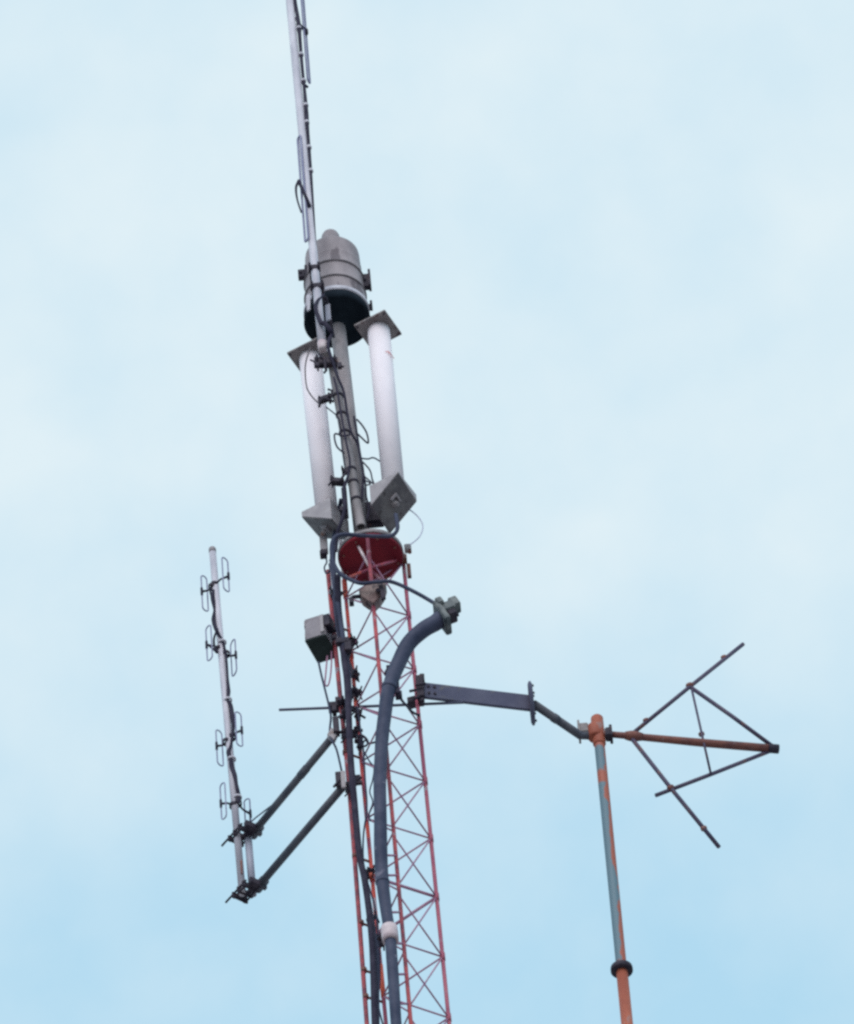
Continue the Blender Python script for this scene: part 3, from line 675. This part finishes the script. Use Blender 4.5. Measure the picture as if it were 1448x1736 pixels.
# ================================================================== HORIZONTAL ROD
rod = [(P(473, 1203.5, .24), m(2.4, P(473, 1203, .24))), (P(600, 1198.5, .24), m(2.5, P(600, 1198, .24))), (P(785, 1191, .24), m(2.5, P(785, 1191, .24)))]
rd_ = thing("cross_rod", "thin dark horizontal rod sticking out to the left through the lattice tower", "rod", rod[0][0])
part("rod", mk(tube, rod, 10), 'slate', rd_)
part("rod_clamp", many(lambda b: bbox(b, P(568, 1199, .18), EX * m(11, pc), EY * .05, EZ * .03), lambda b: bbox(b, P(573, 1192, .1), EX * .022, EY * .03, EZ * .06)), 'darksteel', rd_)
part("rod_clamp", mk(bbox, P(699, 1191, .2), EX * m(8, pc) + EZ * .01, EY * .05, EZ * .035), 'darksteel', rd_)

# ================================================================== LEFT SIDE ARMS AND DIPOLE ARRAY
a1 = P(565, 1248, .06); A1 = PZ(430, 1411, a1.z)
a2 = P(584, 1331, .06); A2 = PZ(438, 1503, a2.z)
DLEFT = (A1.y + A2.y) / 2 - Y0
A1 = P(430, 1411, DLEFT); A2 = P(438, 1503, DLEFT)
side = thing("side_arm_bracket", "pair of dark slanting steel arms holding the left dipole antenna off the tower", "bracket", a2)
ar = m(6.6, a1)
o1 = part("arm", mk(tube, [(a1, ar), (A1, ar)], 20), 'armsteel', side)
part("sleeve", many(lambda b: cyl(b, a1.lerp(A1, .33), a1.lerp(A1, .41), ar * 1.12, 20)), 'armsteel', o1)
part("arm", mk(tube, [(a2, ar * 1.04), (A2, ar * 1.04)], 20), 'armsteel', side)
part("arm_cap", mk(bbox, P(564, 1247, .04), EX * .03 - EZ * .04, EY * .03, EZ * .05 + EX * .02, .006), 'boxgrey', side)
part("mast_clamp", many(lambda b: bbox(b, P(570, 1232, .02), EX * .028, EY * .04, EZ * .10), lambda b: bbox(b, P(567, 1205, .04), EX * .02, EY * .04, EZ * .035),
                        lambda b: bbox(b, P(607, 1213, .1), EX * .022, EY * .03, EZ * .045), lambda b: cyl(b, P(600, 1206, .05), P(619, 1217, .05), .012, 8), lambda b: bbox(b, P(593, 1240, .1), EX * .12, EY * .012, EZ * .014)), 'darksteel', side)
part("mast_clamp", many(lambda b: bbox(b, P(574, 1322, .04), EX * .026, EY * .04, EZ * .07), lambda b: bbox(b, P(607, 1322, .1), EX * .024, EY * .03, EZ * .04), lambda b: cyl(b, P(598, 1326, .06), P(613, 1318, .06), .012, 8),
                        lambda b: bbox(b, P(592, 1329, .02), EX * .12, EY * .015, EZ * .02), lambda b: cyl(b, P(566, 1334, 0), P(576, 1322, 0), .012, 8)), 'darksteel', side)
part("clamp_strip", mk(bbox, P(582, 1322, -.03), EX * .02, EY * .012, EZ * .11, .004), 'boxgrey', side)
u0, u1 = P(419.5, 1404, DLEFT), P(428.8, 1517, DLEFT)
part("upright", mk(tube, [(u0, m(6.4, u0)), (u1, m(6.4, u0))], 20), 'bluegalv', side)
DA = DLEFT - .02
def armclamp(x, y, long_):
    c = P(x, y, DA)
    bm = bmesh.new()
    dx = horiz(c, 17, 16)                    # along the arm, towards the tower
    dn = Vector((-dx.y, dx.x, 0)).normalized()
    t = dx.normalized()
    for s_ in (-.08, .0, .085):
        bbox(bm, c + t * s_, t * .010, dn * .085, EZ * .033)
    bbox(bm, c + t * .04 + dn * .03, t * .09, dn * .012, EZ * .03)
    bbox(bm, c + t * .15, t * .025, dn * .05, EZ * .035)
    for a_, l0, l1 in ((-.06, -.22, .16), (.06, -.12, .24)):
        for zz, ff in ((-.025, .42), (.03, 1.0 if a_ < 0 else .6)):
            cyl(bm, c + dn * a_ + t * l0 * ff + EZ * zz, c + dn * a_ + t * l1 * .7 + EZ * zz, .0105, 8)
        cyl(bm, c + dn * a_ + t * -.1, c + dn * a_ + t * -.075, .026, 6)
    part("clamp", bm, 'darksteel', side)
armclamp(408, 1417, 1.0); armclamp(415, 1513, 1.0)
for (x, y) in ((436, 1406), (444, 1497)):
    c = P(x, y, DLEFT); t = horiz(c, 17, 16).normalized(); dn = Vector((-t.y, t.x, 0))
    part("arm_flange", many(lambda b: cyl(b, c - t * .02, c + t * .05, ar * 1.35, 12), lambda b: cyl(b, c - t * .09, c - t * .06, ar * 1.45, 12),
                            lambda b: bbox(b, c - EZ * .06 + t * .02, t * .02, dn * .03, EZ * .03)), 'armsteel', side)

l0, l1 = P(360, 931, DA), P(411, 1516, DA)
ld = thing("dipole_array", "galvanised mast with eight small oval dipole loops left of the tower", "antenna", l1)
lr = m(6.3, l1)
part("mast", mk(tube, [(l0, lr), (l1, lr)], 20), 'galv', ld)
part("mast_tip", mk(lathe, l0, (l0 - l1).normalized(), [(-.05, lr * 1.06), (.0, lr * 1.06), (.012, lr * .9), (.018, lr * .5)], 20), 'boxgrey', ld)
LX = lambda y: 360 + (y - 931) * (411 - 360) / (1516 - 931)
loops = [(382.5, 974, 381.7, 946, 383.6, 1001, 363.7, 991.7), (347.0, 1006, 345.6, 977.5, 349.4, 1035.5, 360, 995),
         (354.5, 1090, 351.3, 1062, 359, 1118, 370.3, 1101), (396, 1115, 391.2, 1087, 400.8, 1143, 383, 1109),
         (405, 1236, 404, 1209, 406, 1264, 393, 1250), (372.3, 1268, 372, 1240, 373, 1297, 384, 1258),
         (378.5, 1358, 376, 1330, 381, 1387, 396, 1366), (420, 1382, 416, 1356, 424, 1408, 403, 1362)]
for i, (cx, cy, tx, ty, bx, by, mx_, my_) in enumerate(loops):
    ms = P(mx_, my_, DA)
    cpt = PZ(cx, cy, ms.z)
    rad = (cpt - ms); rad.z = 0
    rad.normalize()
    wd = Vector((-rad.y, rad.x, 0))
    hh = (by - ty) / 2 / .656 / sc(cpt)
    hw = .5 * .062 / max(.5, abs(wd.x) + .15)
    d_ = stadium(cpt, hh, hw, (wd + EZ * random.uniform(-.25, .25)).normalized(), m(1.25, cpt), 'dipole', ld)
    sgn = 1 if (wd.x > 0) == (cx > mx_) else -1
    nr = cpt + wd * hw * sgn
    part("feed_arm", many(lambda b: tube(b, [(ms, m(2.2, ms)), (ms.lerp(cpt, .55), m(1.7, ms)), (nr, m(2.4, ms))], 8),
                          lambda b: cyl(b, nr - EZ * .05, nr + EZ * .05, m(2.3, ms), 8)), 'cable', d_)
    part("clip", mk(lathe, ms - EZ * .02, EZ, [(0, lr), (0, lr * 1.18), (.04, lr * 1.18), (.04, lr)], 16, False, False), 'darksteel', ld)
hc = line([(362, 1000, None, 2), (360.5, 1012, None, 4.0), (362, 1022, None, 3.6), (363.5, 1035, None, 2), (362, 1050, None, 3.8), (364.5, 1062, None, 3.5), (370, 1075, None, 3), (377, 1086, None, 2.4), (380.5, 1098, None, 2.4), (384, 1120, None, 2.2), (386, 1150, None, 2.2), (387.5, 1172, None, 3.6), (386.5, 1186, None, 2.6), (391, 1196, None, 3.8), (394, 1215, None, 4.2), (395.5, 1235, None, 3.0), (392, 1262, None, 2.4), (387.5, 1276, None, 4.2), (391, 1286, None, 3.4), (393, 1300, None, 4.4), (398, 1315, None, 4.2), (401, 1330, None, 3.0), (405, 1350, None, 3.6), (404, 1362, None, 2.4)], DA - .03, 2.6, 5)
part("harness_cable", mk(tube, hc, 10), 'cable', ld)
part("harness_cable", mk(tube, line([(356.5, 996), (357, 1006), (361, 1016)], DA - .04, 1.6), 8), 'cable', ld)
part("harness_cable", mk(tube, line([(369, 1066), (363, 1082), (364, 1097), (369, 1106), (361, 1100), (353, 1093)], DA - .06, 2.0), 8), 'cable', ld)
for (x, y) in ((377, 1089), (386.5, 1187), (393, 1287), (403, 1352)):
    a = P(x, y, DA - .02)
    part("tape_band", mk(lathe, a - EZ * .012, EZ, [(0, lr * .8), (0, lr * 1.2), (.02, lr * 1.2), (.02, lr * .8)], 16, False, False), 'galv', ld)
part("rust_stain", mk(bbox, P(409.5, 1470, DA - .045), EX * .008, EY * .004, EZ * .09, .002), 'rust', ld)
cable("tail_wire", [(424, 1386, DA), (425, 1393, DA), (434, 1386, DA), (447, 1376, DA), (460, 1366, DA - .1)], DA, 1.3, 'bluecable', "thin wire from the lowest left dipole loop to the upper slanting arm", None, "wire")

# ================================================================== RIGHT STANDOFF, PAINTED POLE, CROSSED ANTENNA
b0 = P(718, 1171, .16); b1 = PZ(900, 1192.5, b0.z)
bd = (b1 - b0).normalized(); bn = Vector((-bd.y, bd.x, 0))
so = thing("standoff_beam", "flat slate coloured beam reaching right from the tower to the orange pole", "beam", b0)
bmid = (b0 + b1) / 2
part("beam", mk(bbox, bmid, bd * (b1 - b0).length * .5, bn * .016, EZ * m(18.6, bmid), .004), 'slate', so)
part("end_flange", mk(lathe, b1 - EX * .014, EX, [(0, m(33, b1)), (.012, m(38, b1)), (.030, m(38, b1)), (.042, m(33, b1))], 40), 'slate', so)
for k in range(6):
    a_ = k * math.pi / 3 + .2
    q_ = b1 + (EY * math.cos(a_) + EZ * math.sin(a_)) * m(30, b1)
    part("bolt", mk(cyl, q_ - EX * .012, q_ + EX * .042, .011, 8), 'darksteel', so)
for t_ in (.045, .1):
    for z_ in (-.45, .45):
        q_ = b0.lerp(b1, t_) + EZ * m(18.6, bmid) * z_
        part("bolt", mk(cyl, q_ - bn * .03, q_ + bn * .03, .013, 8), 'darksteel', so)
part("weld_bead", mk(tube, [(b1 - bd * .012 - bn * .02 + EZ * m(18.6 * q_, bmid), .010) for q_ in (-.98, -.5, 0, .5, .98)], 8), 'rust', so)
p0 = PZ(905, 1193.5, b0.z); p1 = PZ(984, 1247, b0.z); p2 = P(1012, 1247, p1.y - Y0 + .02)
DP = p2.y - Y0
part("strut_pipe", mk(tube, [(p0, m(7.3, p0)), (p1, m(7.3, p0)), (p1.lerp(p2, .5), m(7.3, p0))], 20), 'armsteel', so)
part("strut_collar", mk(cyl, p0.lerp(p1, .42), p0.lerp(p1, .5), m(8.2, p0), 16), 'armsteel', so)
c = P(712, 1168, .13)
part("leg_clamp", many(lambda b: bbox(b, c, EX * .034, EY * .05, EZ * .14), lambda b: bbox(b, P(716, 1153, .135), EX * .022, EY * .04, EZ * .05), lambda b: bbox(b, P(714, 1188, .14), EX * .026, EY * .04, EZ * .04), lambda b: cyl(b, P(717, 1144, .12), P(717, 1196, .12), .014, 8),
                       lambda b: cyl(b, P(694, 1172, .1), P(714, 1168, .1), .013, 8), lambda b: cyl(b, P(704, 1162, .05), P(722, 1159, .05), .013, 8), lambda b: cyl(b, P(700, 1186, .08), P(712, 1180, .08), .013, 8)), 'darksteel', so)
c = P(989, 1240, DP)
part("pole_clamp", many(lambda b: bbox(b, c + EZ * .01, EX * m(9, c), EY * .05, EZ * m(11, c), .008), lambda b: bbox(b, c - EX * m(7, c), EX * .010, EY * .07, EZ * m(17, c), .004)), 'plate', so)

t0 = P(1012, 1217, DP); t1 = P(1054, 1642, DP); t2 = P(1063.5, 1736, DP)
pp = thing("painted_pole", "brick orange pole with peeling paint showing blue grey metal, right of the lattice tower", "pole", t2)
pd = (t0 - t1).normalized()
part("head_sleeve", mk(lathe, t0, -pd, [(-.02, m(4, t0)), (-.008, m(8, t0)), (.01, m(10.5, t0)), (m(65, t0), m(11, t0)), (m(68, t0), m(9.5, t0))], 28), 'orange', pp)
# peeling shaft: UV = (angle round the pole, fraction down the shaft)
def uvshaft(a, b, r, seg=32, n=60):
    bm = bmesh.new(); uvl = bm.loops.layers.uv.new("uv")
    ax = (b - a).normalized(); nx = (EX - ax * EX.dot(ax)).normalized(); ny = ax.cross(nx)
    rings = [[bm.verts.new(a.lerp(b, i / n) + (nx * math.cos(2 * math.pi * k / seg) + ny * math.sin(2 * math.pi * k / seg)) * r) for k in range(seg)] for i in range(n + 1)]
    for i in range(n):
        for k in range(seg):
            f = bm.faces.new((rings[i][k], rings[i][(k + 1) % seg], rings[i + 1][(k + 1) % seg], rings[i + 1][k])); f.smooth = True
            for lp, (uu, vv) in zip(f.loops, ((k, i), (k + 1, i), (k + 1, i + 1), (k, i + 1))):
                lp[uvl].uv = (uu / seg, vv / n)
    return bm
s0 = t0 - pd * m(60, t0)
part("shaft", uvshaft(s0, t1, m(9.2, t1)), 'peeled', pp)
part("flange_ring", mk(lathe, t1, -pd, [(-.012, m(10, t1)), (-.012, m(18.5, t1)), (0, m(19, t1)), (.032, m(19, t1)), (.04, m(17.5, t1)), (.04, m(10, t1))], 40), 'darksteel', pp)
t3 = t1 - pd * 3.2
part("lower_shaft", mk(tube, [(t1 - pd * .03, m(10, t1)), (t3, m(10, t1))], 28), 'orange', pp)
part("collar", mk(lathe, P(1009.5, 1243, DP), -pd, [(-.09, m(12, t0)), (-.07, m(14, t0)), (.05, m(14, t0)), (.07, m(12, t0))], 28), 'orange', pp)

q0 = P(1022, 1244, DP - .03); q1_ = PZ(1319, 1270, q0.z)
def onb(px):
    return DP - .03 + (q1_.y - q0.y) * (px - 1022) / (1319 - 1022)
B = lambda x, y, o=0.0: P(x, y, onb(x) + o)
xa = thing("crossed_antenna", "rusty brown antenna of a horizontal boom with crossed slanting rods, right of the orange pole", "antenna", q0)
part("boom", mk(tube, [(q0, m(5.4, q0)), (B(1070, 1248), m(6, q0)), (B(1190, 1259.3), m(7.2, q0)), (B(1312, 1269.5), m(7.4, q0))], 20), 'rust', xa)
part("boom_cap", mk(tube, [(B(1302, 1268.5), m(8.2, q0)), (B(1320, 1270), m(8.2, q0))], 20), 'darksteel', xa)
part("hub", mk(tube, [(B(1060, 1247), m(7, q0)), (B(1069, 1247.6), m(9.3, q0)), (B(1082, 1248.6), m(8.5, q0)), (B(1090, 1249.5), m(6.5, q0))], 20), 'rust', xa)
c = B(1032, 1245)
part("mount_clamp", many(lambda b: bbox(b, c, EX * m(6, c), EY * .05, EZ * m(10, c), .01), lambda b: bbox(b, c + EX * m(4, c), EX * m(2.5, c), EY * .065, EZ * m(13, c), .006)), 'darksteel', xa)
def element(pts, r, mt='rodbrown'):
    part("element", mk(tube, [(B(*q), m(r, q0)) for q in pts], 14), mt, xa)
element([(1072, 1244), (1170, 1164), (1260, 1092)], 3.6)
element([(1168, 1163), (1240, 1213.5), (1311, 1266)], 3.7)
element([(1173, 1169, -.02), (1205, 1311, -.02)], 2.1)
element([(1112, 1348.5, .02), (1205, 1313, .02), (1309, 1272, .02)], 3.5)
element([(1072, 1253), (1138, 1337), (1219, 1436)], 3.7)
for (x, y, r) in ((1170, 1164, 5.5), (1138, 1337.5, 5.5), (1190, 1246, 4.5), (1228, 1116, 4.5), (1194, 1406, 4.8), (1096, 1223, 4.6)):
    a = B(x, y)
    part("clip", mk(lathe, a - EX * m(r, a), EX + EZ * .5, [(0, m(r * .7, a)), (m(r * .4, a), m(r, a)), (m(r * 1.5, a), m(r, a)), (m(r * 2, a), m(r * .7, a))], 14), 'rust', xa)
print("objects", len(bpy.data.objects), "PER", PER, "scale", sc(P(650, 1300)))
